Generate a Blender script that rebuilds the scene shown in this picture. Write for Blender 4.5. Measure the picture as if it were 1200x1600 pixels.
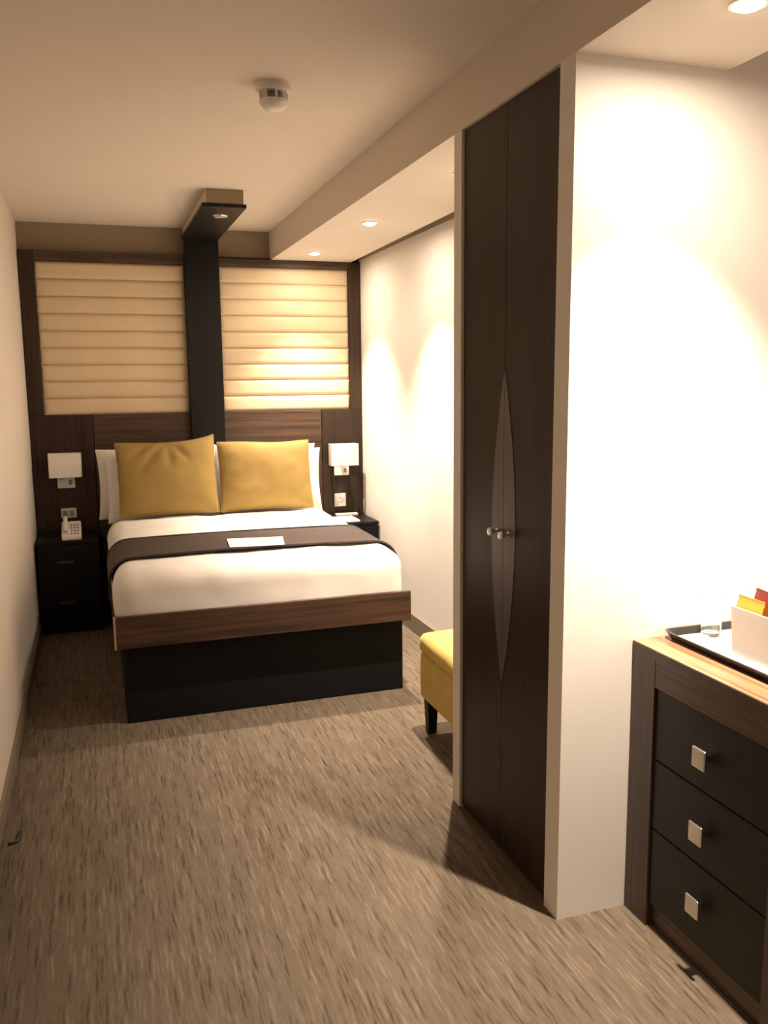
import bpy, bmesh, math, random
from mathutils import Vector, Matrix, noise
random.seed(7)
for o in list(bpy.data.objects):
    bpy.data.objects.remove(o, do_unlink=True)
SC = bpy.context.scene
COL = SC.collection

# ------------------------------------------------------------------ camera
F_PX = 1344.47
C = Vector((0.3725, 0.0, 1.45))
Rv = Vector((0.94830285, -0.31720627, -0.01009392))
Uv = Vector((0.05821666, 0.14259982, 0.98806686))
Fv = Vector((0.31198161, 0.93757425, -0.1536945))
cd = bpy.data.cameras.new('camera')
cam = bpy.data.objects.new('camera', cd)
COL.objects.link(cam)
cam.matrix_world = Matrix(((Rv.x, Uv.x, -Fv.x, C.x), (Rv.y, Uv.y, -Fv.y, C.y), (Rv.z, Uv.z, -Fv.z, C.z), (0, 0, 0, 1)))
cd.sensor_fit = 'VERTICAL'
cd.sensor_height = 36.0
cd.lens = F_PX / 1600 * 36.0
cd.clip_start = 0.02
SC.camera = cam

# ------------------------------------------------------------------ world and exposure
w = bpy.data.worlds.new('world')
SC.world = w
w.use_nodes = True
w.node_tree.nodes['Background'].inputs[0].default_value = (1.0, 0.85, 0.68, 1)
w.node_tree.nodes['Background'].inputs[1].default_value = 0.02
SC.view_settings.view_transform = 'Standard'
SC.view_settings.look = 'None'
SC.view_settings.gamma = 1.0
SC.view_settings.use_curve_mapping = False
SC.view_settings.exposure = 1.82

# lamps of the room: downlights in the soffit (x, y, watts)
LAMP_COL = (1.0, 0.82, 0.645)
SPOTS = [(1.665, 5.145, 76), (1.68, 4.104, 78), (1.705, 3.04, 84), (1.672, 1.54, 116)]
SPILL = 0.021   # share of a lamp's light that leaves its lens outside the beam
SPOT_ANGLE = 86
SPOT_BLEND = 1.0

# ------------------------------------------------------------------ room dimensions
HC = 2.365     # ceiling
HS = 2.190     # soffit underside
YB = 5.5565    # wall behind the bed
YH = 5.496     # face of the headboard
XS = 1.475     # soffit face, wardrobe line
YP = 1.8725    # partition face beside the chest
XR = 2.057     # wall beside the bed
XA = 2.26      # wall behind the chest
YF = -1.30     # wall behind the camera

# ------------------------------------------------------------------ materials
def mat(name, col, rough=0.6, **kw):
    m = bpy.data.materials.new(name)
    m.use_nodes = True
    b = m.node_tree.nodes['Principled BSDF']
    b.inputs['Base Color'].default_value = (*col, 1)
    b.inputs['Roughness'].default_value = rough
    for k, v in kw.items():
        b.inputs[k].default_value = v
    return m

def nodes(m):
    nt = m.node_tree
    return nt, nt.nodes, nt.links, nt.nodes['Principled BSDF']

def coords(nt, scale):
    tc = nt.nodes.new('ShaderNodeTexCoord')
    mp = nt.nodes.new('ShaderNodeMapping')
    mp.inputs['Scale'].default_value = scale
    nt.links.new(tc.outputs['Object'], mp.inputs['Vector'])
    return mp.outputs['Vector']

def ramp(nt, fac, stops):
    r = nt.nodes.new('ShaderNodeValToRGB')
    el = r.color_ramp.elements
    while len(el) < len(stops):
        el.new(0.5)
    for e, (p, c) in zip(el, stops):
        e.position = p
        e.color = (*c, 1)
    nt.links.new(fac, r.inputs['Fac'])
    return r.outputs['Color']

def noise_tex(nt, vec, scale, detail=3, rough=0.55, dist=0.0):
    n = nt.nodes.new('ShaderNodeTexNoise')
    n.inputs['Scale'].default_value = scale
    n.inputs['Detail'].default_value = detail
    n.inputs['Roughness'].default_value = rough
    n.inputs['Distortion'].default_value = dist
    nt.links.new(vec, n.inputs['Vector'])
    return n.outputs['Fac']

def bump(nt, h, strength, dist=0.002):
    b = nt.nodes.new('ShaderNodeBump')
    b.inputs['Strength'].default_value = strength
    b.inputs['Distance'].default_value = dist
    nt.links.new(h, b.inputs['Height'])
    nt.links.new(b.outputs['Normal'], nt.nodes['Principled BSDF'].inputs['Normal'])

def paint(name, col, rough=0.75):
    m = mat(name, col, rough)
    nt, N, L, B = nodes(m)
    v = coords(nt, (1, 1, 1))
    f = noise_tex(nt, v, 3.0, 2)
    c = ramp(nt, f, [(0.3, tuple(x * 0.985 for x in col)), (0.7, tuple(min(1, x * 1.015) for x in col))])
    L.new(c, B.inputs['Base Color'])
    bump(nt, noise_tex(nt, v, 220, 2), 0.06, 0.001)
    return m

def wood(name, dark, light, axis, rough=0.4, freq=26.0):
    """streaked veneer, grain running along axis"""
    m = mat(name, dark, rough)
    nt, N, L, B = nodes(m)
    s = {'x': (0.9, freq, freq), 'y': (freq, 0.9, freq), 'z': (freq, freq, 0.9)}[axis]
    v = coords(nt, s)
    f1 = noise_tex(nt, v, 1.6, 5, 0.62, 0.25)
    v2 = coords(nt, tuple(x * 4.5 for x in s))
    f2 = noise_tex(nt, v2, 1.6, 3, 0.5)
    mx = nt.nodes.new('ShaderNodeMath')
    mx.operation = 'MULTIPLY_ADD'
    L.new(f2, mx.inputs[0])
    mx.inputs[1].default_value = 0.35
    L.new(f1, mx.inputs[2])
    mid = tuple((a + b) / 2 for a, b in zip(dark, light))
    c = ramp(nt, mx.outputs[0], [(0.50, dark), (0.68, mid), (0.86, light)])
    L.new(c, B.inputs['Base Color'])
    bump(nt, f2, 0.08, 0.001)
    return m

def fabric(name, col, var=0.08, sheen=0.0, scale=350, rough=0.9, bstr=0.15, blotch=6):
    m = mat(name, col, rough)
    nt, N, L, B = nodes(m)
    v = coords(nt, (1, 1, 1))
    f = noise_tex(nt, v, blotch, 4, 0.6)
    c = ramp(nt, f, [(0.3, tuple(x * (1 - var) for x in col)), (0.7, tuple(min(1, x * (1 + var)) for x in col))])
    L.new(c, B.inputs['Base Color'])
    bump(nt, noise_tex(nt, v, scale, 2), bstr, 0.002)
    B.inputs['Sheen Weight'].default_value = sheen
    B.inputs['Sheen Tint'].default_value = (*[min(1, x * 1.5) for x in col], 1)
    return m

def carpet():
    m = mat('striated_carpet', (0.25, 0.19, 0.14), 0.95)
    nt, N, L, B = nodes(m)
    # short dashes of yarn in columns running along the room
    def math_(op, a, b=None):
        q = nt.nodes.new('ShaderNodeMath'); q.operation = op
        for k, x in enumerate((a, b)):
            if x is None:
                continue
            if isinstance(x, (int, float)):
                q.inputs[k].default_value = x
            else:
                L.new(x, q.inputs[k])
        return q.outputs[0]
    sep = nt.nodes.new('ShaderNodeSeparateXYZ')
    L.new(coords(nt, (1, 1, 1)), sep.inputs[0])
    wob = noise_tex(nt, coords(nt, (30, 12, 1)), 1.0, 2)
    cx_ = math_('ADD', math_('MULTIPLY', sep.outputs['X'], 95.0), math_('MULTIPLY', wob, 1.5))
    col_ = math_('FLOOR', cx_)
    wn = nt.nodes.new('ShaderNodeTexWhiteNoise'); wn.noise_dimensions = '1D'
    L.new(col_, wn.inputs['W'])
    ry = math_('ADD', math_('MULTIPLY', sep.outputs['Y'], 8.5), math_('MULTIPLY', wn.outputs['Value'], 17.0))
    row_ = math_('FLOOR', ry)
    cmb = nt.nodes.new('ShaderNodeCombineXYZ')
    L.new(col_, cmb.inputs[0]); L.new(row_, cmb.inputs[1])
    w2 = nt.nodes.new('ShaderNodeTexWhiteNoise'); w2.noise_dimensions = '2D'
    L.new(cmb.outputs[0], w2.inputs['Vector'])
    # each dash fades out towards its own edges
    px = math_('SINE', math_('MULTIPLY', math_('FRACT', cx_), math.pi))
    py = math_('POWER', math_('SINE', math_('MULTIPLY', math_('FRACT', ry), math.pi)), 0.5)
    amp = math_('MULTIPLY', px, py)
    val = math_('MULTIPLY', math_('SUBTRACT', w2.outputs['Value'], 0.54), math_('MULTIPLY', amp, 0.8))
    g = noise_tex(nt, coords(nt, (160.0, 22.0, 1)), 1.0, 2, 0.5)
    pile = noise_tex(nt, coords(nt, (1, 1, 1)), 260, 2, 0.6)
    tot = math_('ADD', math_('ADD', math_('ADD', val, 0.5), math_('MULTIPLY', math_('SUBTRACT', g, 0.5), 0.7)), math_('MULTIPLY', math_('SUBTRACT', pile, 0.5), 0.35))
    class A_: outputs = [tot]
    a = A_
    c = ramp(nt, tot, [(0.05, (0.068, 0.050, 0.034)), (0.36, (0.124, 0.096, 0.068)), (0.62, (0.148, 0.116, 0.085)), (0.95, (0.205, 0.165, 0.124))])
    L.new(c, B.inputs['Base Color'])
    v3 = coords(nt, (1, 1, 1))
    h = noise_tex(nt, v3, 420, 2)
    s = nt.nodes.new('ShaderNodeMath'); s.operation = 'MULTIPLY_ADD'
    L.new(h, s.inputs[0]); s.inputs[1].default_value = 0.4; L.new(a.outputs[0], s.inputs[2])
    bump(nt, s.outputs[0], 0.5, 0.004)
    B.inputs['Specular IOR Level'].default_value = 0.15
    return m

def brushed(name, col, rough=0.3):
    m = mat(name, col, rough, Metallic=1.0)
    nt, N, L, B = nodes(m)
    v = coords(nt, (40, 40, 40))
    L.new(ramp(nt, noise_tex(nt, v, 1, 2), [(0.3, tuple(x * 0.94 for x in col)), (0.7, col)]), B.inputs['Base Color'])
    return m

def plastic(name, col, rough=0.4, **kw):
    m = mat(name, col, rough, **kw)
    nt, N, L, B = nodes(m)
    v = coords(nt, (1, 1, 1))
    c = ramp(nt, noise_tex(nt, v, 30, 2), [(0.3, tuple(x * 0.97 for x in col)), (0.7, col)])
    L.new(c, B.inputs['Base Color'])
    return m

M = {
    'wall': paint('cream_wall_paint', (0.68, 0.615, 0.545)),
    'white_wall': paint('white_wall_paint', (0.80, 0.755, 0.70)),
    'ceiling': paint('ceiling_paint', (0.70, 0.63, 0.55)),
    'taupe': paint('taupe_paint', (0.26, 0.20, 0.125)),
    'skirt': paint('taupe_skirting_paint', (0.20, 0.16, 0.11), 0.6),
    'carpet': carpet(),
    'wenge_x': wood('wenge_veneer_across', (0.016, 0.008, 0.005), (0.090, 0.044, 0.023), 'x', 0.5),
    'wenge_z': wood('wenge_veneer_upright', (0.020, 0.012, 0.008), (0.042, 0.027, 0.018), 'z', 0.42, 45),
    'frame': wood('dark_wenge_frame', (0.022, 0.012, 0.008), (0.055, 0.032, 0.021), 'z', 0.4, 40),
    'chest_z': wood('chest_veneer_upright', (0.050, 0.030, 0.021), (0.100, 0.064, 0.045), 'z', 0.4, 40),
    'chest_y': wood('chest_veneer_along', (0.050, 0.030, 0.021), (0.115, 0.070, 0.048), 'y', 0.4, 40),
    'chest_top': wood('chest_top_zebrano', (0.13, 0.060, 0.030), (0.42, 0.235, 0.13), 'y', 0.35, 40),
    'black_wood': wood('black_stained_wood', (0.004, 0.004, 0.004), (0.010, 0.009, 0.009), 'z', 0.45, 40),
    'black_vinyl': fabric('black_base_cloth', (0.005, 0.005, 0.006), 0.1, 0, 500, 0.7, 0.1),
    'drawer': wood('charcoal_drawer_lacquer', (0.016, 0.016, 0.013), (0.026, 0.025, 0.020), 'y', 0.4, 30),
    'cream': fabric('cream_faux_leather', (0.64, 0.51, 0.33), 0.04, 0.0, 260, 0.5, 0.06),
    'mustard': fabric('mustard_velvet', (0.29, 0.190, 0.048), 0.07, 0.25, 420, 0.8, 0.12, 9),
    'stool': fabric('yellow_velvet_upholstery', (0.55, 0.40, 0.12), 0.10, 0.4, 420, 0.8, 0.12, 9),
    'linen': fabric('white_cotton', (0.76, 0.73, 0.70), 0.02, 0.0, 300, 0.85, 0.08, 3),
    'mattress': fabric('cream_mattress_ticking', (0.60, 0.55, 0.44), 0.05, 0, 300),
    'runner': fabric('dark_brown_runner', (0.036, 0.022, 0.018), 0.18, 0.15, 380, 0.7, 0.2, 14),
    'hem': fabric('black_brown_hem', (0.022, 0.014, 0.012), 0.1, 0, 400),
    'inlay': mat('plum_grey_inlay', (0.098, 0.080, 0.088), 0.35),
    'chrome': brushed('satin_chrome', (0.78, 0.76, 0.72), 0.25),
    'dark_metal': brushed('dark_metal', (0.10, 0.10, 0.10), 0.35),
    'shade': fabric('cream_lamp_shade', (0.84, 0.79, 0.72), 0.03, 0, 500, 0.8, 0.1),
    'plate': plastic('satin_plate', (0.62, 0.58, 0.52), 0.35),
    'white_plastic': plastic('white_plastic', (0.80, 0.77, 0.72), 0.4),
    'grey_plastic': plastic('grey_plastic', (0.25, 0.24, 0.22), 0.4),
    'black_plastic': plastic('black_plastic', (0.012, 0.012, 0.012), 0.3),
    'ceramic': plastic('white_ceramic', (0.86, 0.84, 0.80), 0.15),
    'paper': plastic('white_paper', (0.86, 0.86, 0.82), 0.7),
    'print': plastic('grey_print', (0.45, 0.47, 0.42), 0.7),
    'orange': plastic('orange_wrapper', (0.75, 0.30, 0.035), 0.35),
    'gold': plastic('golden_wrapper', (0.70, 0.42, 0.08), 0.35),
    'maroon': plastic('maroon_wrapper', (0.20, 0.030, 0.030), 0.35),
    'brown_wrap': plastic('brown_wrapper', (0.16, 0.06, 0.025), 0.35),
    'edge': wood('pale_edge_band', (0.34, 0.24, 0.15), (0.46, 0.34, 0.22), 'z', 0.5),
    'dark_lens': plastic('unlit_lens', (0.35, 0.36, 0.35), 0.15),
}
for k_ in ('black_wood', 'black_vinyl', 'drawer', 'wenge_z', 'frame'):
    M[k_].node_tree.nodes['Principled BSDF'].inputs['Specular IOR Level'].default_value = 0.22
nt, N, L, B = nodes(M['inlay'])
L.new(ramp(nt, noise_tex(nt, coords(nt, (50, 50, 1)), 1.5, 3), [(0.3, (0.104, 0.087, 0.094)), (0.7, (0.124, 0.104, 0.112))]), B.inputs['Base Color'])
gm = mat('clear_glass', (1, 1, 1), 0.02, IOR=1.45)
gm.node_tree.nodes['Principled BSDF'].inputs['Transmission Weight'].default_value = 1.0
M['glass'] = gm
lm = mat('lit_lens', (1, 0.9, 0.75), 0.5)
lb = lm.node_tree.nodes['Principled BSDF']
lb.inputs['Emission Color'].default_value = (1.0, 0.86, 0.66, 1)
lb.inputs['Emission Strength'].default_value = 14.0
M['lit'] = lm

# ------------------------------------------------------------------ mesh helpers
def bx(bm, x0, x1, y0, y1, z0, z1, bev=0.0, seg=2):
    r = bmesh.ops.create_cube(bm, size=1.0)
    vs = r['verts']
    for v in vs:
        v.co = Vector(((x0 + x1) / 2 + v.co.x * (x1 - x0), (y0 + y1) / 2 + v.co.y * (y1 - y0), (z0 + z1) / 2 + v.co.z * (z1 - z0)))
    if bev > 0:
        es = list({e for v in vs for e in v.link_edges})
        bmesh.ops.bevel(bm, geom=es, offset=bev, segments=seg, profile=0.5, affect='EDGES')
    return bm

def box(x0, x1, y0, y1, z0, z1, bev=0.0, seg=2):
    return bx(bmesh.new(), x0, x1, y0, y1, z0, z1, bev, seg)

def lathe(prof, seg=32, center=(0, 0, 0), bm=None, axis='z', cap=True):
    """prof: list of (r, h)"""
    bm = bm or bmesh.new()
    rings = []
    cx, cy, cz = center
    for r, h in prof:
        ring = []
        for k in range(seg):
            a = 2 * math.pi * k / seg
            p = (r * math.cos(a), r * math.sin(a), h)
            if axis == 'x':
                p = (p[2], p[0], p[1])
            elif axis == 'y':
                p = (p[0], p[2], p[1])
            ring.append(bm.verts.new((p[0] + cx, p[1] + cy, p[2] + cz)))
        rings.append(ring)
    for a, b in zip(rings, rings[1:]):
        for k in range(seg):
            bm.faces.new((a[k], a[(k + 1) % seg], b[(k + 1) % seg], b[k]))
    if cap:
        bm.faces.new(rings[0][::-1])
        bm.faces.new(rings[-1])
    return bm

def tube(pts, rad, seg=8, bm=None):
    bm = bm or bmesh.new()
    rings = []
    n = len(pts)
    P = [Vector(p) for p in pts]
    for i, p in enumerate(P):
        t = (P[min(i + 1, n - 1)] - P[max(i - 1, 0)]).normalized()
        u = t.cross(Vector((0, 0, 1)))
        if u.length < 1e-3:
            u = t.cross(Vector((1, 0, 0)))
        u.normalize()
        v = t.cross(u)
        rings.append([bm.verts.new(p + (u * math.cos(2 * math.pi * k / seg) + v * math.sin(2 * math.pi * k / seg)) * rad) for k in range(seg)])
    for a, b in zip(rings, rings[1:]):
        for k in range(seg):
            bm.faces.new((a[k], a[(k + 1) % seg], b[(k + 1) % seg], b[k]))
    bm.faces.new(rings[0][::-1])
    bm.faces.new(rings[-1])
    return bm

def prism(poly, z0, z1, bm=None):
    """poly: (x, y) outline extruded along z"""
    bm = bm or bmesh.new()
    a = [bm.verts.new((x, y, z0)) for x, y in poly]
    b = [bm.verts.new((x, y, z1)) for x, y in poly]
    n = len(poly)
    bm.faces.new(a[::-1])
    bm.faces.new(b)
    for i in range(n):
        bm.faces.new((a[i], a[(i + 1) % n], b[(i + 1) % n], b[i]))
    return bm

def soft_box(x0, x1, y0, y1, z0, z1, r, n=(24, 24, 8), disp=0.0, freq=6.0, crown=0.0, seed=0.0):
    """box with generously rounded edges and cloth-like unevenness"""
    bm = bmesh.new()
    c = Vector(((x0 + x1) / 2, (y0 + y1) / 2, (z0 + z1) / 2))
    h = Vector(((x1 - x0) / 2, (y1 - y0) / 2, (z1 - z0) / 2))
    def tp(v):
        q = Vector((v.x * h.x, v.y * h.y, v.z * h.z))
        inner = Vector([max(-(h[i] - r), min(h[i] - r, q[i])) for i in range(3)])
        d = q - inner
        if d.length > 1e-9:
            d = d.normalized() * r
        p = inner + d
        nrm = d.normalized() if d.length > 1e-9 else Vector((0, 0, 1))
        if crown:
            p.z += crown * (1 - v.x ** 2) * (1 - v.y ** 2) * (1 if v.z > 0 else 0.0)
        if disp:
            k = noise.noise((p + c) * freq + Vector((seed, seed, seed))) + 0.5 * noise.noise((p + c) * freq * 2.3)
            p += nrm * disp * k
        return c + p
    cache = {}
    def V(i, j, k):
        key = (i, j, k)
        if key not in cache:
            def g(t, m):
                s = -1 + 2 * t / m
                return math.sin(s * math.pi / 2) * 0.5 + s * 0.5
            cache[key] = bm.verts.new(tp(Vector((g(i, n[0]), g(j, n[1]), g(k, n[2])))))
        return cache[key]
    a, b, d = n
    for i in range(a):
        for j in range(b):
            bm.faces.new((V(i, j, 0), V(i, j + 1, 0), V(i + 1, j + 1, 0), V(i + 1, j, 0)))
            bm.faces.new((V(i, j, d), V(i + 1, j, d), V(i + 1, j + 1, d), V(i, j + 1, d)))
    for i in range(a):
        for k in range(d):
            bm.faces.new((V(i, 0, k), V(i + 1, 0, k), V(i + 1, 0, k + 1), V(i, 0, k + 1)))
            bm.faces.new((V(i, b, k), V(i, b, k + 1), V(i + 1, b, k + 1), V(i + 1, b, k)))
    for j in range(b):
        for k in range(d):
            bm.faces.new((V(0, j, k), V(0, j, k + 1), V(0, j + 1, k + 1), V(0, j + 1, k)))
            bm.faces.new((V(a, j, k), V(a, j + 1, k), V(a, j + 1, k + 1), V(a, j, k + 1)))
    return bm

def finish(bm, name, smooth=None):
    bmesh.ops.recalc_face_normals(bm, faces=bm.faces)
    me = bpy.data.meshes.new(name)
    bm.to_mesh(me)
    bm.free()
    if smooth is not None:
        me.polygons.foreach_set('use_smooth', [True] * len(me.polygons))
        if smooth < 180:
            me.set_sharp_from_angle(angle=math.radians(smooth))
    return me

def wloc(o):
    v = Vector((0, 0, 0))
    while o is not None:
        v += o.location
        o = o.parent
    return v

def obj(name, bm, m, parent=None, origin=None, smooth=None):
    """mesh written in world coordinates; the origin is moved to the base of the piece"""
    if origin is None:
        xs = [v.co for v in bm.verts]
        lo = Vector([min(p[i] for p in xs) for i in range(3)])
        hi = Vector([max(p[i] for p in xs) for i in range(3)])
        origin = Vector(((lo.x + hi.x) / 2, (lo.y + hi.y) / 2, lo.z))
    origin = Vector(origin)
    for v in bm.verts:
        v.co -= origin
    me = finish(bm, name, smooth)
    me.materials.append(M[m] if isinstance(m, str) else m)
    o = bpy.data.objects.new(name, me)
    COL.objects.link(o)
    o.parent = parent
    o.location = origin - (wloc(parent) if parent else Vector((0, 0, 0)))
    return o

def tag(o, label, cat, group=None):
    o['label'] = label
    o['category'] = cat
    if group:
        o['group'] = group
    return o

def thing(name, label, cat, loc, group=None):
    o = bpy.data.objects.new(name, None)
    COL.objects.link(o)
    o.empty_display_size = 0.1
    o.location = loc
    return tag(o, label, cat, group)

def struct(name, bm, m, smooth=None):
    o = obj(name, bm, m, smooth=smooth)
    o['kind'] = 'structure'
    return o

# ------------------------------------------------------------------ the room
struct('floor', box(-0.1, XA + 0.1, YF - 0.1, YB + 0.1, -0.1, 0.0), 'carpet')
struct('ceiling', box(-0.1, XA + 0.1, YF - 0.1, YB + 0.1, HC, HC + 0.1), 'ceiling')
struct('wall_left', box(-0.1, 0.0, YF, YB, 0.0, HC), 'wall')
struct('wall_back', box(-0.1, XR + 0.1, YB, YB + 0.1, 0.0, HC), 'taupe')
struct('wall_front', box(-0.1, XA + 0.1, YF - 0.1, YF, 0.0, HC), 'wall')
struct('wall_right', box(XR, XR + 0.1, 2.5885, YB, 0.0, HC), 'white_wall')
struct('wall_alcove', box(XA, XA + 0.1, YF, YP, 0.0, HC), 'white_wall')
bm = box(XS, XA + 0.1, YP, 1.944, 0.0, HS)
bx(bm, 1.905, XA + 0.1, YP, 1.944, HS, HC)
struct('wall_partition', bm, 'white_wall')
struct('wall_wardrobe_end', box(XS, XR, 2.531, 2.5885, 0.0, HS), 'white_wall')
# dropped soffit with a shadow gap along the wall
struct('soffit', prism([(XS, YF), (1.90, YF), (1.90, 1.944), (1.945, 2.5885), (1.995, YB), (XS, YB)], HS, HC), 'ceiling')
M['gap'] = paint('painted_gap_shade', (0.33, 0.275, 0.21))
struct('gap_shade_strip_1', box(XR - 0.006, XR, 2.5885, YB - 0.065, HS + 0.012, HC, 0.0), 'gap')  # added strip, its darker colour paints the gap's shade onto the wall top
struct('baseboard_right', box(XR - 0.014, XR, 2.5885, 5.496, 0.0, 0.10, 0.003), 'skirt')
struct('baseboard_left', box(0.0, 0.012, YF, 5.496, 0.0, 0.075, 0.003), 'skirt')

# ------------------------------------------------------------------ downlights
def downlight(x, y, z, watts, label, lit=True, rad=0.030):
    t = thing('downlight', label, 'downlight', (x, y, z), 'recessed downlights')
    obj('bezel', lathe([(rad, 0), (rad + 0.012, 0), (rad + 0.010, -0.004), (rad + 0.002, -0.005), (rad, -0.002), (rad, 0)], 32, (x, y, z), cap=False), 'white_plastic', t, smooth=40)
    obj('lens', lathe([(rad, 0), (rad, -0.002), (rad * 0.9, -0.007), (rad * 0.6, -0.012), (0.001, -0.014)], 32, (x, y, z)), 'lit', t, smooth=40)
    ld = bpy.data.lights.new('downlight_beam', 'SPOT')
    ld.energy = watts
    ld.color = LAMP_COL
    ld.spot_size = math.radians(SPOT_ANGLE)
    ld.spot_blend = SPOT_BLEND
    ld.shadow_soft_size = 0.015
    lo = bpy.data.objects.new('downlight_beam', ld)
    COL.objects.link(lo)
    lo.parent = t
    lo.location = (0, 0, -0.032)
    ad = bpy.data.lights.new('downlight_spill', 'AREA')
    ad.shape = 'DISK'
    ad.size = 0.055
    ad.energy = watts * SPILL
    ad.color = LAMP_COL
    ao = bpy.data.objects.new('downlight_spill', ad)
    COL.objects.link(ao)
    ao.parent = t
    ao.location = (0, 0, -0.018)
    return t
SPOT_LABELS = ['lit downlight in the soffit close above the headboard',
               'lit downlight in the soffit beside the foot of the bed',
               'lit downlight in the soffit above the yellow stool',
               'bright downlight in the soffit above the chest of drawers']
for (x, y, p), lb_ in zip(SPOTS, SPOT_LABELS):
    downlight(x, y, HS, p, lb_)

# ------------------------------------------------------------------ headboard
hb = thing('headboard', 'wide dark wood headboard with ribbed cream upholstered panels behind the bed', 'headboard', (1.03, 5.53, 0))
ZT, ZB = 2.1431, 1.2494
XP = [(0.0857, 0.9376), (1.1408, 1.9759)]
obj('back_board', box(0.005, XR - 0.003, 5.535, YB - 0.001, 0.0, 2.20), 'black_wood', hb)
obj('frame_stile', box(0.003, XP[0][0], YH, 5.535, ZB, 2.20, 0.003), 'frame', hb)
obj('frame_stile', box(XP[1][1], XR - 0.003, YH, 5.535, ZB, HS - 0.001, 0.003), 'frame', hb)
obj('top_rail', box(XP[0][0], 0.94, YH, 5.535, ZT, 2.20, 0.003), 'wenge_x', hb)
obj('top_rail', box(1.14, XP[1][1], YH, 5.535, ZT, HS - 0.001, 0.003), 'wenge_x', hb)
obj('lower_panel', box(0.36, 1.775, YH - 0.002, 5.535, 0.02, ZB, 0.003), 'wenge_x', hb)
obj('side_panel', box(0.003, 0.357, YH, 5.535, 0.02, ZB, 0.003), 'frame', hb)
obj('side_panel', box(1.778, XR - 0.003, YH, 5.535, 0.02, ZB, 0.003), 'wenge_z', hb)
NS = 9
sh = (ZT - ZB) / NS
for x0, x1 in XP:
    ln = x1 - x0
    bm = bmesh.new()
    prof = []
    K = 10
    for k in range(K + 1):
        t = -1 + 2 * k / K
        prof.append((-0.016 * (1 - abs(t) ** 5) ** 0.6, (t + 1) / 2 * (sh - 0.001)))
    cols = []
    nx = 24
    for i in range(nx + 1):
        s = -1 + 2 * i / nx
        s = math.copysign(1 - (1 - abs(s)) ** 1.8, s)
        e = (1 - abs(s) ** 40) ** 0.5
        cols.append([bm.verts.new(((s + 1) / 2 * ln, 0.022 + d * e, z)) for d, z in prof])
    for a, b in zip(cols, cols[1:]):
        for k in range(K):
            bm.faces.new((a[k], b[k], b[k + 1], a[k + 1]))
    for c_ in (cols[0], cols[-1]):
        bm.faces.new(c_)
    me = finish(bm, 'upholstery_strip', 50)
    me.materials.append(M['cream'])
    for k in range(NS):
        o = bpy.data.objects.new('upholstery_strip', me)
        COL.objects.link(o)
        o.parent = hb
        o.location = Vector((x0, YH + 0.004, ZB + k * sh)) - hb.location

# dark post that turns into a canopy arm under the ceiling
cp = thing('canopy_post', 'black upright post rising between cream panels and turning along the ceiling as an arm', 'post', (1.04, 5.46, 0.0))
obj('post', box(0.9376, 1.1408, 5.435, YH - 0.002, 0.02, 2.298, 0.002), 'black_wood', cp)
obj('arm_board', box(0.921, 1.137, 4.385, 5.435, 2.280, 2.298, 0.002), 'black_wood', cp)
obj('arm_box', box(0.944, 1.124, 4.396, YB - 0.001, 2.298, HC - 0.001), 'ceiling', cp)
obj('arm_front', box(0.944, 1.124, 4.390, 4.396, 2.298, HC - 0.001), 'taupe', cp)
sl = obj('reading_spot', lathe([(0.030, 0), (0.040, 0), (0.038, -0.005), (0.030, -0.006), (0.030, 0)], 28, (1.040, 4.62, 2.280), cap=False), 'chrome', cp, smooth=40)
obj('lens', lathe([(0.030, 0), (0.030, -0.003), (0.001, -0.004)], 28, (1.040, 4.62, 2.280)), 'dark_lens', sl, smooth=40)

# ------------------------------------------------------------------ wall lamps, sockets
def wall_lamp(cx, label):
    t = thing('wall_lamp', label, 'wall lamp', (cx, YH, 0.83), 'bedside wall lamps')
    y1 = YH - 0.001
    # square shade: four thin rounded walls
    bm = bmesh.new()
    for off, yy in ((0.0, 1),):
        pass
    xo, yo, r = 0.092, 0.045, 0.008
    def ring(a, b, z):
        out = []
        for (sx, sy, a0) in ((1, 1, 0), (-1, 1, 90), (-1, -1, 180), (1, -1, 270)):
            for q in range(4):
                an = math.radians(a0 + q * 30)
                out.append(bm.verts.new((cx + sx * (a - r) + r * math.cos(an), y1 - 0.062 + sy * (b - r) + r * math.sin(an), z)))
        return out
    rs = [ring(xo, yo, 0.888), ring(xo, yo, 1.028), ring(xo - 0.003, yo - 0.003, 1.028), ring(xo - 0.003, yo - 0.003, 0.888)]
    n = len(rs[0])
    for a, b in zip(rs, rs[1:] + rs[:1]):
        for k in range(n):
            bm.faces.new((a[k], a[(k + 1) % n], b[(k + 1) % n], b[k]))
    obj('lamp_shade', bm, 'shade', t, smooth=50)
    obj('back_plate', box(cx - 0.052, cx + 0.048, y1 - 0.016, y1, 0.816, 0.925, 0.003), 'white_plastic', t)
    a = obj('bracket', box(cx - 0.008, cx + 0.008, y1 - 0.075, y1 - 0.016, 0.868, 0.880, 0.002), 'chrome', t)
    obj('bulb_holder', lathe([(0.012, 0.880), (0.014, 0.884), (0.014, 0.915), (0.012, 0.918)], 20, (cx, y1 - 0.062, 0)), 'white_plastic', t, smooth=40)
    obj('bulb', lathe([(0.010, 0.918), (0.018, 0.935), (0.021, 0.955), (0.017, 0.975), (0.006, 0.986)], 20, (cx, y1 - 0.062, 0)), 'ceramic', t, smooth=60)
    obj('switch', box(cx + 0.014, cx + 0.030, y1 - 0.023, y1 - 0.016, 0.836, 0.864, 0.002), 'grey_plastic', t)
    return t
wall_lamp(0.187, 'square shaded wall lamp on the headboard above the white telephone')
wall_lamp(1.905, 'square shaded wall lamp on the headboard next to the bright right wall')

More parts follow.
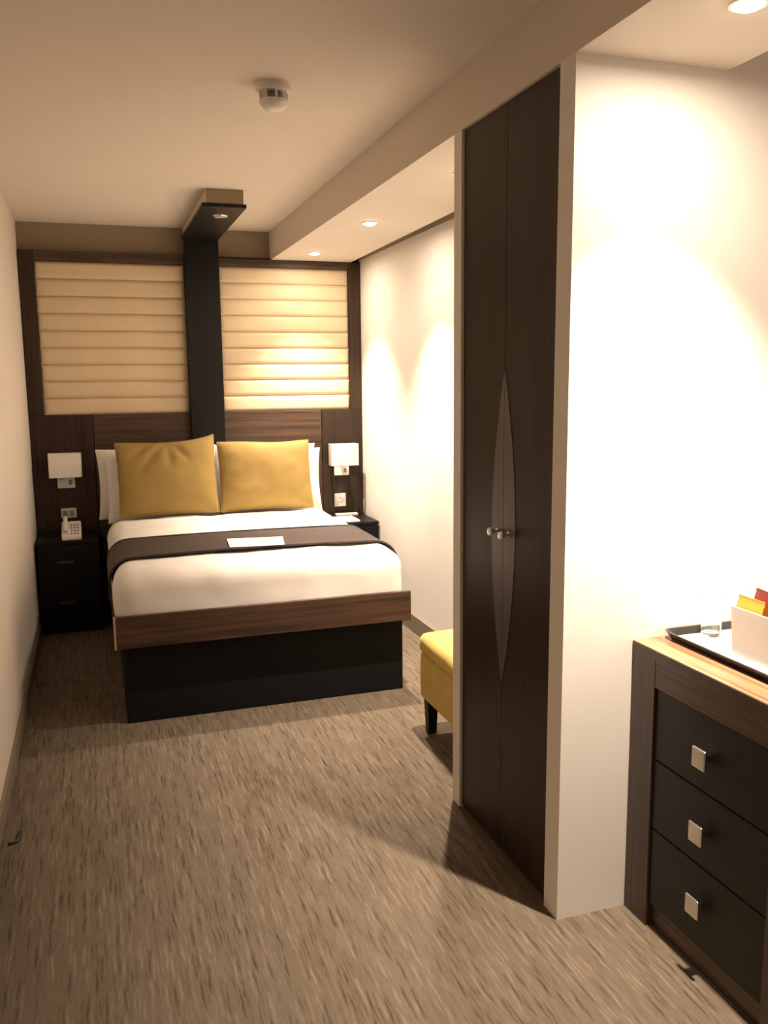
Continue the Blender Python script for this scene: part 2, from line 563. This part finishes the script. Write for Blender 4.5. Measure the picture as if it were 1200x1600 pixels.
def socket(cx, cz, w_, h_, label, kind, name):
    t = thing(name, label, kind, (cx, YH, cz - h_ / 2), 'plates on the headboard')
    y1 = YH - 0.001
    obj('plate', box(cx - w_ / 2, cx + w_ / 2, y1 - 0.009, y1, cz - h_ / 2, cz + h_ / 2, 0.003), 'plate', t)
    if name == 'power_socket':
        obj('rocker', box(cx + w_ * 0.18, cx + w_ * 0.32, y1 - 0.013, y1 - 0.009, cz + 0.012, cz + 0.030, 0.001), 'white_plastic', t)
        for dx, dz, a, b in ((0, 0.012, 0.004, 0.009), (-0.011, -0.012, 0.008, 0.004), (0.011, -0.012, 0.008, 0.004)):
            obj('pin_slot', box(cx + dx - a / 2, cx + dx + a / 2, y1 - 0.0105, y1 - 0.009, cz + dz - b / 2, cz + dz + b / 2), 'black_plastic', t)
    else:
        for dx in (-w_ * 0.22, w_ * 0.22):
            obj('rocker', box(cx + dx - 0.012, cx + dx + 0.012, y1 - 0.014, y1 - 0.009, cz - 0.016, cz + 0.016, 0.002), 'grey_plastic', t)
    return t
socket(1.891, 0.650, 0.080, 0.088, 'small square socket plate below the lamp nearest the bright wall', 'socket', 'power_socket')
socket(0.188, 0.662, 0.088, 0.060, 'grey double switch plate on the headboard above the telephone', 'switch', 'light_switch')

# ------------------------------------------------------------------ bedside cabinets
def bedside(x0, x1, label):
    t = thing('bedside_cabinet', label, 'bedside cabinet', ((x0 + x1) / 2, 5.32, 0), 'bedside cabinets')
    y0, y1 = 5.15, YH - 0.003
    bm = box(x0 + 0.004, x0 + 0.022, y0 + 0.02, y1, 0.05, 0.530)
    bx(bm, x1 - 0.022, x1 - 0.004, y0 + 0.02, y1, 0.05, 0.530)
    bx(bm, x0 + 0.022, x1 - 0.022, y1 - 0.015, y1, 0.05, 0.530)
    bx(bm, x0 + 0.022, x1 - 0.022, y0 + 0.02, y1 - 0.015, 0.05, 0.07)
    obj('carcass', bm, 'black_wood', t)
    obj('top', box(x0, x1, y0 - 0.005, y1, 0.530, 0.550, 0.002), 'black_wood', t)
    obj('plinth', box(x0 + 0.02, x1 - 0.02, y0 + 0.05, y1, 0.0, 0.05), 'black_wood', t)
    for za, zb in ((0.335, 0.526), (0.06, 0.331)):
        d = obj('drawer', box(x0 + 0.003, x1 - 0.003, y0, y0 + 0.02, za, zb, 0.002), 'black_wood', t)
        zc = za + (zb - za) * 0.5
        xc = (x0 + x1) / 2 - 0.02
        bm = box(xc - 0.045, xc + 0.045, y0 - 0.020, y0 - 0.012, zc - 0.008, zc + 0.008, 0.002)
        bx(bm, xc - 0.035, xc - 0.025, y0 - 0.013, y0, zc - 0.004, zc + 0.004)
        bx(bm, xc + 0.025, xc + 0.035, y0 - 0.013, y0, zc - 0.004, zc + 0.004)
        obj('handle', bm, 'dark_metal', d)
    return t
bedside(0.016, 0.352, 'black bedside cabinet between the plain left wall and the bed')
bedside(1.712, 2.050, 'black bedside cabinet between the bed and the bright right wall')

# telephone standing at the front of the left cabinet
tp_ = thing('telephone', 'small white desk telephone on the dark bedside cabinet', 'telephone', (0.205, 5.23, 0.550))
bm = bmesh.new()
prof = [(5.165, 0.551), (5.165, 0.575), (5.29, 0.640), (5.305, 0.640), (5.305, 0.551)]
xs = (0.152, 0.258)
A = [bm.verts.new((xs[0], y, z)) for y, z in prof]
Bq = [bm.verts.new((xs[1], y, z)) for y, z in prof]
bm.faces.new(A); bm.faces.new(Bq[::-1])
for i in range(5):
    bm.faces.new((A[i], Bq[i], Bq[(i + 1) % 5], A[(i + 1) % 5]))
bmesh.ops.bevel(bm, geom=list(bm.edges), offset=0.004, segments=2, affect='EDGES')
obj('body', bm, 'white_plastic', tp_, smooth=40)
hs = tube([(0.174, 5.180 + 0.12 * s, 0.600 + 0.062 * s + 0.014 * math.sin(math.pi * s)) for s in [k / 8 for k in range(9)]], 0.012, 10)
obj('handset', hs, 'white_plastic', tp_, smooth=60)
for i in range(3):
    for j in range(4):
        kx = 0.206 + i * 0.017
        ky = 5.185 + j * 0.024
        kz = 0.575 + (ky - 5.165) * 0.52
        obj('key', box(kx - 0.005, kx + 0.005, ky - 0.006, ky + 0.006, kz - 0.004, kz + 0.005, 0.001), 'grey_plastic', tp_)

# notepad and booklet on the right cabinet
np_ = thing('notepad', 'white notepad lying on the right bedside cabinet', 'notepad', (1.88, 5.31, 0.550))
obj('pages', box(1.80, 1.935, 5.18, 5.37, 0.551, 0.559, 0.001), 'paper', np_)
obj('backing_card', box(1.798, 1.937, 5.178, 5.372, 0.550, 0.5512), 'print', np_)
rc = thing('remote_control', 'slim grey remote control behind the notepad on the cabinet', 'remote control', (1.90, 5.425, 0.550))
obj('body', box(1.84, 1.99, 5.40, 5.445, 0.550, 0.570, 0.006, 3), 'plate', rc, smooth=50)
for k in range(6):
    obj('button', box(1.857 + k * 0.02, 1.867 + k * 0.02, 5.417, 5.427, 0.5695, 0.572, 0.001), 'grey_plastic', rc)

# ------------------------------------------------------------------ bed
bed = thing('bed', 'dark wood bed frame on a recessed black base below white bedding', 'bed', (1.045, 4.55, 0))
bb = obj('base', box(0.430, 1.679, 3.668, 5.43, 0.0, 0.352, 0.004), 'black_vinyl', bed)
obj('front_rail', box(0.402, 1.697, 3.60, 3.618, 0.350, 0.489, 0.003), 'wenge_x', bed)
obj('edge_band', box(0.394, 0.402, 3.60, 3.618, 0.350, 0.489), 'edge', bed)
obj('side_rail', box(0.394, 0.414, 3.618, 5.43, 0.350, 0.462, 0.002), 'frame', bed)
obj('side_rail', box(1.677, 1.697, 3.618, 5.43, 0.350, 0.462, 0.002), 'frame', bed)
obj('slat_deck', box(0.414, 1.677, 3.625, 5.43, 0.352, 0.372), 'black_wood', bed)

mt = thing('mattress', 'cream mattress showing below the pillows under the white duvet', 'mattress', (1.045, 4.55, 0.373))
mb_ = obj('mattress_body', soft_box(0.430, 1.664, 3.665, 5.425, 0.373, 0.626, 0.035, (12, 16, 6)), 'mattress', mt, smooth=60)
for zz in (0.41, 0.584):
    pts = [(0.448, 3.666, zz), (1.646, 3.666, zz), (1.663, 3.685, zz), (1.663, 5.40, zz), (1.646, 5.424, zz), (0.448, 5.424, zz), (0.431, 5.40, zz), (0.431, 3.685, zz), (0.448, 3.666, zz)]
    obj('piping', tube(pts, 0.004, 6), 'linen', mb_, smooth=60)

DX0, DX1, DZ1, DR = 0.402, 1.692, 0.668, 0.088
dv = soft_box(DX0, DX1, 3.634, 5.12, 0.380, DZ1, DR, (70, 84, 24), 0.0085, 4.6, 0.010, 3.0)
low = [f for f in dv.faces if f.calc_center_median().z < 0.464]
bmesh.ops.delete(dv, geom=low, context='FACES')
for v in dv.verts:
    v.co.z = max(v.co.z, 0.468)
do = tag(obj('duvet', dv, 'linen', smooth=180), 'white duvet with soft rounded edges spread over the bed', 'duvet')
sm = do.modifiers.new('thickness', 'SOLIDIFY')
sm.thickness = 0.018
sm.offset = -1.0

# runner across the duvet
def duvet_profile(off):
    pts = []
    zc = DZ1 - DR
    for k in range(5):
        pts.append((DX0 - off, 0.500 + (zc - 0.500) * k / 4))
    for k in range(1, 9):
        a = math.pi - math.pi / 2 * k / 8
        pts.append((DX0 + DR + (DR + off) * math.cos(a), zc + (DR + off) * math.sin(a)))
    for k in range(1, 40):
        x = DX0 + DR + (DX1 - DX0 - 2 * DR) * k / 40
        u = (x - (DX0 + DX1) / 2) / ((DX1 - DX0) / 2)
        pts.append((x, DZ1 + off + 0.010 * (1 - u * u) - 0.002))
    for k in range(0, 9):
        a = math.pi / 2 - math.pi / 2 * k / 8
        pts.append((DX1 - DR + (DR + off + 0.010 * k / 8) * math.cos(a), zc + (DR + off) * math.sin(a)))
    for k in range(1, 5):
        pts.append((DX1 + off + 0.010, zc + (0.500 - zc) * k / 4))
    return pts
RUN_OFF = 0.012
rp = duvet_profile(RUN_OFF)
ny = 14
bm = bmesh.new()
grid = []
edge_pts = [[], []]
for i, (x, z) in enumerate(rp):
    t = i / (len(rp) - 1)
    ya = 3.835 + 0.016 * math.sin(t * 5.0) + 0.022 * t
    yb = 4.325 + 0.008 * math.sin(t * 7 + 1) - 0.012 * t
    row = []
    for j in range(ny + 1):
        y = ya + (yb - ya) * j / ny
        d = 0.003 * noise.noise(Vector((x * 7, y * 5, z * 7 + 4)))
        row.append(bm.verts.new((x, y, z + d)))
    grid.append(row)
    edge_pts[0].append((x, ya, z + 0.003))
    edge_pts[1].append((x, yb, z + 0.003))
for a, b in zip(grid, grid[1:]):
    for j in range(ny):
        bm.faces.new((a[j], b[j], b[j + 1], a[j + 1]))
rn = thing('bed_runner', 'dark brown runner laid across the white duvet', 'bed runner', (1.045, 4.08, 0.68))
ro = obj('cloth', bm, 'runner', rn, smooth=180)
so = ro.modifiers.new('thickness', 'SOLIDIFY')
so.thickness = 0.006
so.offset = 0.0
for e in edge_pts:
    obj('hem', tube(e, 0.0055, 6), 'hem', rn, smooth=60)

# card lying on the runner
cardz = DZ1 + RUN_OFF + 0.020
cdm = thing('welcome_card', 'white printed card lying on the brown runner', 'card', (1.055, 3.975, cardz - 0.003))
pz = cardz
def quad_slab(pts, z0, z1):
    return prism(pts, z0, z1)
obj('sheet', quad_slab([(0.918, 3.862), (1.165, 3.838), (1.197, 4.030), (0.935, 4.070)], pz - 0.003, pz), 'paper', cdm)
obj('printed_panel', quad_slab([(1.050, 3.868), (1.150, 3.858), (1.172, 4.000), (1.064, 4.016)], pz, pz + 0.0006), 'print', cdm)
for k in range(3):
    y = 3.90 + k * 0.035
    obj('printed_line', quad_slab([(0.945, y), (1.030, y - 0.008), (1.031, y - 0.002), (0.946, y + 0.006)], pz, pz + 0.0006), 'print', cdm)

# ------------------------------------------------------------------ pillows and cushions
def pillow_mesh(wd, hg, th, seed, wr=0.006, pinch=0.05, n=44, ear=0.0, folds=()):
    """pillow in its own frame: x across, z up, y thickness"""
    bm = bmesh.new()
    front, back = [], []
    for i in range(n + 1):
        fr, bk = [], []
        for j in range(n + 1):
            u = math.sin((-1 + 2 * i / n) * math.pi / 2)
            v = math.sin((-1 + 2 * j / n) * math.pi / 2)
            pu = 1 - pinch * (1 - v * v) * abs(u) ** 2
            pv = 1 - pinch * (1 - u * u) * abs(v) ** 2
            x = u * wd / 2 * (1 - pinch * (1 - abs(v) ** 2.0) * abs(u))
            z = v * hg / 2 * (1 - pinch * (1 - abs(u) ** 2.0) * abs(v))
            t = th / 2 * (max(0, 1 - abs(u) ** 2.6) * max(0, 1 - abs(v) ** 2.6)) ** 0.5
            k = noise.noise(Vector((x * 7 + seed, z * 7, seed))) + 0.6 * noise.noise(Vector((x * 15, z * 15 + seed, seed * 2)))
            e = wr * k * min(1, t / (th * 0.12))
            z += ear * max(0, u) ** 3 * max(0, v) ** 2
            for (ua, va, ub, vb, dp, wdt) in folds:
                L2 = (ub - ua) ** 2 + (vb - va) ** 2
                q = ((u - ua) * (ub - ua) + (v - va) * (vb - va)) / L2
                dd = abs((u - ua) * (vb - va) - (v - va) * (ub - ua)) / math.sqrt(L2)
                if -0.2 < q < 1.2:
                    e -= dp * math.exp(-(dd / wdt) ** 2) * max(0, math.sin(math.pi * (q + 0.2) / 1.4)) * min(1, t / (th * 0.1))
            ez = 0.006 * noise.noise(Vector((x * 5, seed, z * 5)))
            fr.append(bm.verts.new((x, -t - e, z + hg / 2 + ez)))
            bk.append(fr[-1] if i in (0, n) or j in (0, n) else bm.verts.new((x, t + e * 0.5, z + hg / 2 + ez)))
        front.append(fr); back.append(bk)
    for i in range(n):
        for j in range(n):
            bm.faces.new((front[i][j], front[i + 1][j], front[i + 1][j + 1], front[i][j + 1]))
            q = (back[i][j], back[i][j + 1], back[i + 1][j + 1], back[i + 1][j])
            bm.faces.new(q)
    rim = [front[i][0].co.copy() for i in range(n + 1)] + [front[n][j].co.copy() for j in range(1, n + 1)] + [front[i][n].co.copy() for i in range(n - 1, -1, -1)] + [front[0][j].co.copy() for j in range(n - 1, -1, -1)]
    return bm, rim

def place(o, loc, lean, roll=0.0, yaw=0.0):
    o.location = loc
    o.rotation_euler = (-math.radians(lean), math.radians(roll), math.radians(yaw))

def pillow(name, wd, hg, th, m, loc, lean, roll, label, cat, group, seed, piping=None, yaw=0, wr=0.006, pinch=0.05, ear=0.0, folds=()):
    bm, rim = pillow_mesh(wd, hg, th, seed, wr, pinch, 44, ear, folds)
    t = thing(name, label, cat, (0, 0, 0), group)
    o = obj('cover', bm, m, t, origin=(0, 0, 0), smooth=180)
    if piping:
        obj('piping', tube(rim, 0.0045, 6), piping, t, origin=(0, 0, 0), smooth=60)
    place(t, loc, lean, roll, yaw)
    return t
PG = 'white bed pillows'
pillow('pillow', 0.66, 0.42, 0.115, 'linen', (0.690, 5.338, 0.630), 4, 0, 'white pillow against the headboard behind the left cushion, rear of its pair', 'pillow', PG, 1.3)
pillow('pillow', 0.66, 0.42, 0.115, 'linen', (1.365, 5.338, 0.630), 4, 0, 'white pillow against the headboard behind the right cushion, rear of its pair', 'pillow', PG, 2.7)
pillow('pillow', 0.65, 0.43, 0.115, 'linen', (0.735, 5.192, 0.632), 10, -1, 'white pillow directly behind the left yellow cushion, in front of another pillow', 'pillow', PG, 4.1)
pillow('pillow', 0.62, 0.40, 0.115, 'linen', (1.385, 5.192, 0.632), 10, 1, 'white pillow directly behind the right yellow cushion, in front of another pillow', 'pillow', PG, 5.9)
CG = 'mustard velvet cushions'
pillow('cushion', 0.560, 0.430, 0.14, 'mustard', (0.755, 5.040, 0.684), 16, -0.8, 'mustard velvet cushion with a raised corner and creases, nearer the plain left wall', 'cushion', CG, 7.7, 'mustard', 0, 0.005, 0.035, 0.030,
       [(-0.05, 0.95, -0.5, 0.25, 0.020, 0.07), (0.02, 0.95, 0.06, 0.30, 0.018, 0.06), (0.12, 0.95, 0.42, 0.45, 0.016, 0.06), (-0.25, 0.98, -0.75, 0.55, 0.014, 0.06)])
pillow('cushion', 0.555, 0.415, 0.14, 'mustard', (1.322, 5.045, 0.682), 16, 0.5, 'smooth bright mustard velvet cushion nearer the bright wall', 'cushion', CG, 9.2, 'mustard', 0, 0.006, 0.035)

# ------------------------------------------------------------------ wardrobe
wd = thing('wardrobe', 'tall dark wood two-door wardrobe with pointed oval inlay set between white walls', 'wardrobe', (1.78, 2.2375, 0))
WY0, WY1, WX = 1.946, 2.529, 1.484
YM = 2.2375
bm = box(WX + 0.022, XR, WY0, WY0 + 0.018, 0.0, HS - 0.002)
bx(bm, WX + 0.022, XR, WY1 - 0.018, WY1, 0.0, HS - 0.002)
bx(bm, XR - 0.018, XR, WY0 + 0.018, WY1 - 0.018, 0.0, HS - 0.002)
bx(bm, WX + 0.022, XR - 0.018, WY0 + 0.018, WY1 - 0.018, 0.04, 0.06)
bx(bm, WX + 0.022, XR - 0.018, WY0 + 0.018, WY1 - 0.018, HS - 0.022, HS - 0.002)
obj('carcass', bm, 'wenge_z', wd)
for s, (ya, yb) in ((-1, (WY0, YM - 0.001)), (1, (YM + 0.001, WY1))):
    d = obj('door', box(WX, WX + 0.021, ya, yb, 0.012, HS - 0.004, 0.0006), 'wenge_z', wd)
    z0, z1, hw = 0.549, 1.466, 0.074
    pts = []
    for k in range(33):
        t = -1 + 2 * k / 32
        pts.append((YM + s * (0.001 + hw * (1 - t * t)), (z0 + z1) / 2 + t * (z1 - z0) / 2))
    bm = bmesh.new()
    poly = pts + [(YM + s * 0.001, z) for z in (z1 - 0.01, z0 + 0.01)]
    a = [bm.verts.new((WX - 0.0015, y, z)) for y, z in poly]
    b = [bm.verts.new((WX + 0.001, y, z)) for y, z in poly]
    bm.faces.new(a); bm.faces.new(b[::-1])
    for i in range(len(poly)):
        bm.faces.new((a[i], b[i], b[(i + 1) % len(poly)], a[(i + 1) % len(poly)]))
    obj('inlay', bm, 'inlay', d)
    obj('knob', lathe([(0.010, 0.0), (0.010, -0.002), (0.005, -0.005), (0.005, -0.014), (0.012, -0.018), (0.0135, -0.024), (0.011, -0.029), (0.002, -0.030)], 24, (WX - 0.0015, YM + s * 0.036, 1.000), axis='x'), 'chrome', d, smooth=40)

# ------------------------------------------------------------------ stool in the niche
st = thing('stool', 'low yellow velvet stool with short dark legs beside the wardrobe end', 'stool', (1.80, 2.92, 0))
SX0, SX1, SY0, SY1 = 1.572, 2.035, 2.66, 3.195
obj('seat_cushion', soft_box(SX0, SX1, SY0, SY1, 0.335, 0.425, 0.035, (24, 24, 8), 0.004, 9, 0.012, 1.0), 'stool', st, smooth=180)
obj('seat_box', soft_box(SX0 + 0.006, SX1 - 0.006, SY0 + 0.006, SY1 - 0.006, 0.145, 0.345, 0.022, (16, 16, 8), 0.002, 9, 0, 5.0), 'stool', st, smooth=180)
for x in (SX0 + 0.045, SX1 - 0.045):
    for y in (SY0 + 0.045, SY1 - 0.045):
        bm = bmesh.new()
        q0 = [(-0.017, -0.017), (0.017, -0.017), (0.017, 0.017), (-0.017, 0.017)]
        a = [bm.verts.new((x + i, y + j, 0.0)) for i, j in q0]
        b = [bm.verts.new((x + i * 1.35, y + j * 1.35, 0.150)) for i, j in q0]
        bm.faces.new(a[::-1]); bm.faces.new(b)
        for i in range(4):
            bm.faces.new((a[i], a[(i + 1) % 4], b[(i + 1) % 4], b[i]))
        obj('leg', bm, 'black_wood', st)

# ------------------------------------------------------------------ chest of drawers
ch = thing('chest_of_drawers', 'brown wood chest with three charcoal drawers and square metal knobs', 'chest of drawers', (1.95, 1.56, 0))
X0, X1, Y0, Y1 = 1.685, 2.20, 1.262, YP - 0.001
HD = 0.762
tp0 = obj('top', box(X0 - 0.002, X1, Y0 - 0.002, Y1, HD - 0.026, HD - 0.0012, 0.001), 'chest_y', ch)
obj('top_veneer', box(X0 - 0.001, X1, Y0 - 0.001, Y1, HD - 0.0012, HD), 'chest_top', tp0)
obj('side_panel', box(X0, X1, Y1 - 0.096, Y1, 0.0, HD - 0.026), 'chest_z', ch)
obj('side_panel', box(X0, X1, Y0, Y0 + 0.096, 0.0, HD - 0.026), 'chest_z', ch)
obj('top_rail', box(X0 + 0.001, X0 + 0.03, Y0 + 0.096, Y1 - 0.096, 0.664, HD - 0.026), 'chest_y', ch)
obj('plinth', box(X0 + 0.020, X0 + 0.04, Y0 + 0.096, Y1 - 0.096, 0.0, 0.066), 'chest_y', ch)
obj('back_panel', box(X1 - 0.012, X1, Y0 + 0.096, Y1 - 0.096, 0.0, HD - 0.026), 'black_wood', ch)
for za, zb, kz in ((0.472, 0.660, 0.561), (0.282, 0.468, 0.372), (0.070, 0.278, 0.184)):
    d = obj('drawer', box(X0 + 0.007, X0 + 0.027, Y0 + 0.099, Y1 - 0.099, za, zb, 0.002), 'drawer', ch)
    ky = 1.575
    bm = box(X0 - 0.012, X0 + 0.007, ky - 0.008, ky + 0.008, kz - 0.008, kz + 0.008)
    bx(bm, X0 - 0.020, X0 - 0.012, ky - 0.023, ky + 0.023, kz - 0.025, kz + 0.025, 0.003)
    obj('knob', bm, 'chrome', d)
    bm = box(X0 + 0.030, X1 - 0.03, Y0 + 0.105, Y0 + 0.115, za + 0.01, zb - 0.03)
    bx(bm, X0 + 0.030, X1 - 0.03, Y1 - 0.115, Y1 - 0.105, za + 0.01, zb - 0.03)
    bx(bm, X0 + 0.030, X1 - 0.03, Y0 + 0.115, Y1 - 0.115, za + 0.01, za + 0.016)
    obj('drawer_box', bm, 'edge', d)

# ------------------------------------------------------------------ tea tray and what stands on it
TX0, TX1, TY0, TY1 = 1.765, 2.06, 1.385, 1.866
def rrect(x0, x1, y0, y1, r, z, bm, n=6):
    out = []
    for cx, cy, a0 in ((x1 - r, y1 - r, 0), (x0 + r, y1 - r, 90), (x0 + r, y0 + r, 180), (x1 - r, y0 + r, 270)):
        for k in range(n + 1):
            a = math.radians(a0 + 90 * k / n)
            out.append(bm.verts.new((cx + r * math.cos(a), cy + r * math.sin(a), z)))
    return out
tr = thing('serving_tray', 'black tray with a raised rim on the chest top', 'tray', ((TX0 + TX1) / 2, (TY0 + TY1) / 2, HD))
bm = bmesh.new()
rg = [rrect(TX0 + 0.014, TX1 - 0.014, TY0 + 0.014, TY1 - 0.014, 0.022, HD + 0.0005, bm), rrect(TX0, TX1, TY0, TY1, 0.03, HD + 0.022, bm),
      rrect(TX0 + 0.006, TX1 - 0.006, TY0 + 0.006, TY1 - 0.006, 0.026, HD + 0.022, bm), rrect(TX0 + 0.018, TX1 - 0.018, TY0 + 0.018, TY1 - 0.018, 0.02, HD + 0.006, bm)]
bm.faces.new(rg[0][::-1]); bm.faces.new(rg[3])
n = len(rg[0])
for a, b in zip(rg, rg[1:]):
    for k in range(n):
        bm.faces.new((a[k], a[(k + 1) % n], b[(k + 1) % n], b[k]))
obj('tray_body', bm, 'black_plastic', tr, smooth=35)
obj('tray_liner', box(TX0 + 0.026, TX1 - 0.026, TY0 + 0.026, TY1 - 0.026, HD + 0.006, HD + 0.0075), 'paper', tr)
TZ = HD + 0.0078

def cup(x, y, r, h, hdir, label):
    t = thing('tea_cup', label, 'cup', (x, y, TZ + 0.006))
    obj('bowl', lathe([(r * 0.55, 0), (r * 0.62, 0.004), (r * 0.9, h * 0.45), (r, h), (r - 0.003, h), (r * 0.86, h * 0.45), (r * 0.55, 0.008)], 36, (x, y, TZ + 0.006)), 'ceramic', t, smooth=50)
    dx, dy = math.cos(hdir), math.sin(hdir)
    pts = []
    for k in range(9):
        a = -math.pi / 2 + math.pi * k / 8
        rr = r * 0.86 + 0.022 * math.cos(a)
        pts.append((x + dx * rr, y + dy * rr, TZ + 0.006 + h * 0.55 + h * 0.28 * math.sin(a)))
    obj('handle', tube(pts, 0.004, 8), 'ceramic', t, smooth=60)
    return t
def saucer(x, y, label):
    t = tag(obj('saucer', lathe([(0.028, 0), (0.032, 0.002), (0.062, 0.010), (0.060, 0.012), (0.030, 0.005), (0.002, 0.005)], 36, (x, y, TZ)), 'ceramic', smooth=50), label, 'saucer')
    return t

def tumbler(x, y, r, h, label):
    o = obj('glass_tumbler', lathe([(r * 0.80, 0), (r * 0.82, 0.002), (r, h), (r - 0.002, h), (r * 0.78, 0.010), (0.002, 0.008)], 36, (x, y, TZ)), 'glass', smooth=50)
    return tag(o, label, 'glass')
tumbler(1.884, 1.815, 0.030, 0.105, 'clear glass tumbler standing on the tray near the white wall')
cup(1.972, 1.735, 0.038, 0.075, 0.4, 'white tea cup on a saucer behind the sachet holder')
saucer(1.972, 1.735, 'white saucer under the tea cup on the tray')
sp = thing('teaspoon', 'steel teaspoon standing up in the white tea cup', 'teaspoon', (1.974, 1.735, TZ + 0.016))
obj('stem', tube([(1.972, 1.736, TZ + 0.024), (1.950, 1.745, TZ + 0.080), (1.930, 1.753, TZ + 0.135)], 0.0025, 8), 'chrome', sp, smooth=60)
obj('bowl', lathe([(0.001, 0), (0.009, 0.003), (0.010, 0.006), (0.001, 0.008)], 16, (1.974, 1.735, TZ + 0.017)), 'chrome', sp, smooth=60)

# white sachet holder with wrapped biscuits and sachets
hx0, hx1, hy0, hy1 = 1.800, 1.965, 1.440, 1.655
hz = TZ + 0.130
sh_ = thing('sachet_holder', 'white square ceramic holder filled with wrapped biscuits and sachets', 'holder', ((hx0 + hx1) / 2, (hy0 + hy1) / 2, TZ))
bm = bmesh.new()
rg = [rrect(hx0 + 0.006, hx1 - 0.006, hy0 + 0.006, hy1 - 0.006, 0.010, TZ, bm), rrect(hx0, hx1, hy0, hy1, 0.012, hz, bm),
      rrect(hx0 + 0.005, hx1 - 0.005, hy0 + 0.005, hy1 - 0.005, 0.009, hz, bm), rrect(hx0 + 0.010, hx1 - 0.010, hy0 + 0.010, hy1 - 0.010, 0.007, TZ + 0.008, bm)]
bm.faces.new(rg[0][::-1]); bm.faces.new(rg[3])
for a, b in zip(rg, rg[1:]):
    for k in range(len(a)):
        bm.faces.new((a[k], a[(k + 1) % len(a)], b[(k + 1) % len(a)], b[k]))
obj('body', bm, 'ceramic', sh_, smooth=35)
obj('divider', box((hx0 + hx1) / 2 - 0.002, (hx0 + hx1) / 2 + 0.002, hy0 + 0.010, hy1 - 0.010, TZ + 0.008, hz - 0.01), 'ceramic', sh_)

def packet(name, x, y, z, wx, wy, hh, m, tilt, label, group):
    """flat pillow packet with crimped ends standing in the holder"""
    bm = bmesh.new()
    prof = [(-0.5, 0.10), (-0.44, 0.10), (-0.36, 0.8), (0, 1.0), (0.36, 0.8), (0.44, 0.10), (0.5, 0.10)]
    rings = []
    for t, k in prof:
        zz = (t + 0.5) * hh
        a, b = wx / 2 * k, wy / 2
        rings.append([bm.verts.new(p) for p in ((-a, -b * 0.6, zz), (a, -b * 0.6, zz), (a * 0.5, b, zz) if False else (a, b * 0.6, zz), (-a, b * 0.6, zz))])
        for v, sy in zip(rings[-1], (-1, -1, 1, 1)):
            v.co.y = sy * b
    for r0, r1 in zip(rings, rings[1:]):
        for k in range(4):
            bm.faces.new((r0[k], r0[(k + 1) % 4], r1[(k + 1) % 4], r1[k]))
    bm.faces.new(rings[0][::-1]); bm.faces.new(rings[-1])
    o = obj(name, bm, m, origin=(0, 0, 0), smooth=30)
    o.location = (x, y, z)
    o.rotation_euler = tilt
    return tag(o, label, 'packet', group)
PK = 'wrapped packets in the holder'
R_ = math.radians
packet('biscuit_packet', 1.826, 1.600, TZ + 0.012, 0.018, 0.085, 0.146, 'orange', (0, R_(-3), 0), 'orange wrapped biscuit packet at the wall end of the holder front', PK)
packet('biscuit_packet', 1.826, 1.495, TZ + 0.012, 0.018, 0.085, 0.142, 'gold', (0, R_(-3), 0), 'golden wrapped biscuit packet beside the orange one in the holder', PK)
packet('sachet', 1.852, 1.605, TZ + 0.012, 0.010, 0.060, 0.162, 'maroon', (R_(4), 0, 0), 'maroon sachet standing behind the orange biscuit packet', PK)
packet('sachet', 1.864, 1.515, TZ + 0.012, 0.010, 0.075, 0.170, 'maroon', (R_(-4), 0, 0), 'dark maroon sachet standing behind the golden biscuit packet', PK)
packet('sachet', 1.902, 1.590, TZ + 0.012, 0.010, 0.065, 0.156, 'brown_wrap', (0, R_(3), 0), 'brown coffee sachet in the rear half of the holder', PK)
packet('sachet', 1.905, 1.510, TZ + 0.012, 0.010, 0.065, 0.154, 'paper', (0, R_(3), 0), 'white sugar sachet in the rear half of the holder', PK)
packet('sachet', 1.935, 1.550, TZ + 0.012, 0.010, 0.065, 0.152, 'orange', (0, R_(3), 0), 'orange sachet at the very back of the holder', PK)

# ------------------------------------------------------------------ smoke detector
sx, sy = 0.965, 2.84
sd = thing('smoke_detector', 'white round smoke detector on the ceiling', 'smoke detector', (sx, sy, HC))
obj('base', lathe([(0.056, 0), (0.056, -0.018), (0.052, -0.024), (0.030, -0.024)], 36, (sx, sy, HC)), 'white_plastic', sd, smooth=40)
obj('sensor_head', lathe([(0.030, -0.046), (0.047, -0.048), (0.045, -0.058), (0.032, -0.072), (0.002, -0.076)], 36, (sx, sy, HC)), 'white_plastic', sd, smooth=40)
obj('sensor_core', lathe([(0.030, -0.024), (0.030, -0.046)], 24, (sx, sy, HC)), 'grey_plastic', sd, smooth=40)
for k in range(8):
    a = 2 * math.pi * k / 8
    c_, s_ = math.cos(a), math.sin(a)
    obj('vent_rib', tube([(sx + 0.044 * c_, sy + 0.044 * s_, HC - 0.023), (sx + 0.041 * c_, sy + 0.041 * s_, HC - 0.050)], 0.004, 6), 'white_plastic', sd)

# ------------------------------------------------------------------ small scrap on the carpet
tag(obj('wire_scrap', tube([(0.062, 2.850, 0.006), (0.064, 2.83, 0.010), (0.064, 2.805, 0.008), (0.058, 2.790, 0.006), (0.045, 2.782, 0.005), (0.033, 2.784, 0.005)], 0.0045, 8), 'black_plastic', smooth=60),
    'small dark hooked scrap lying on the carpet by the left wall', 'scrap')
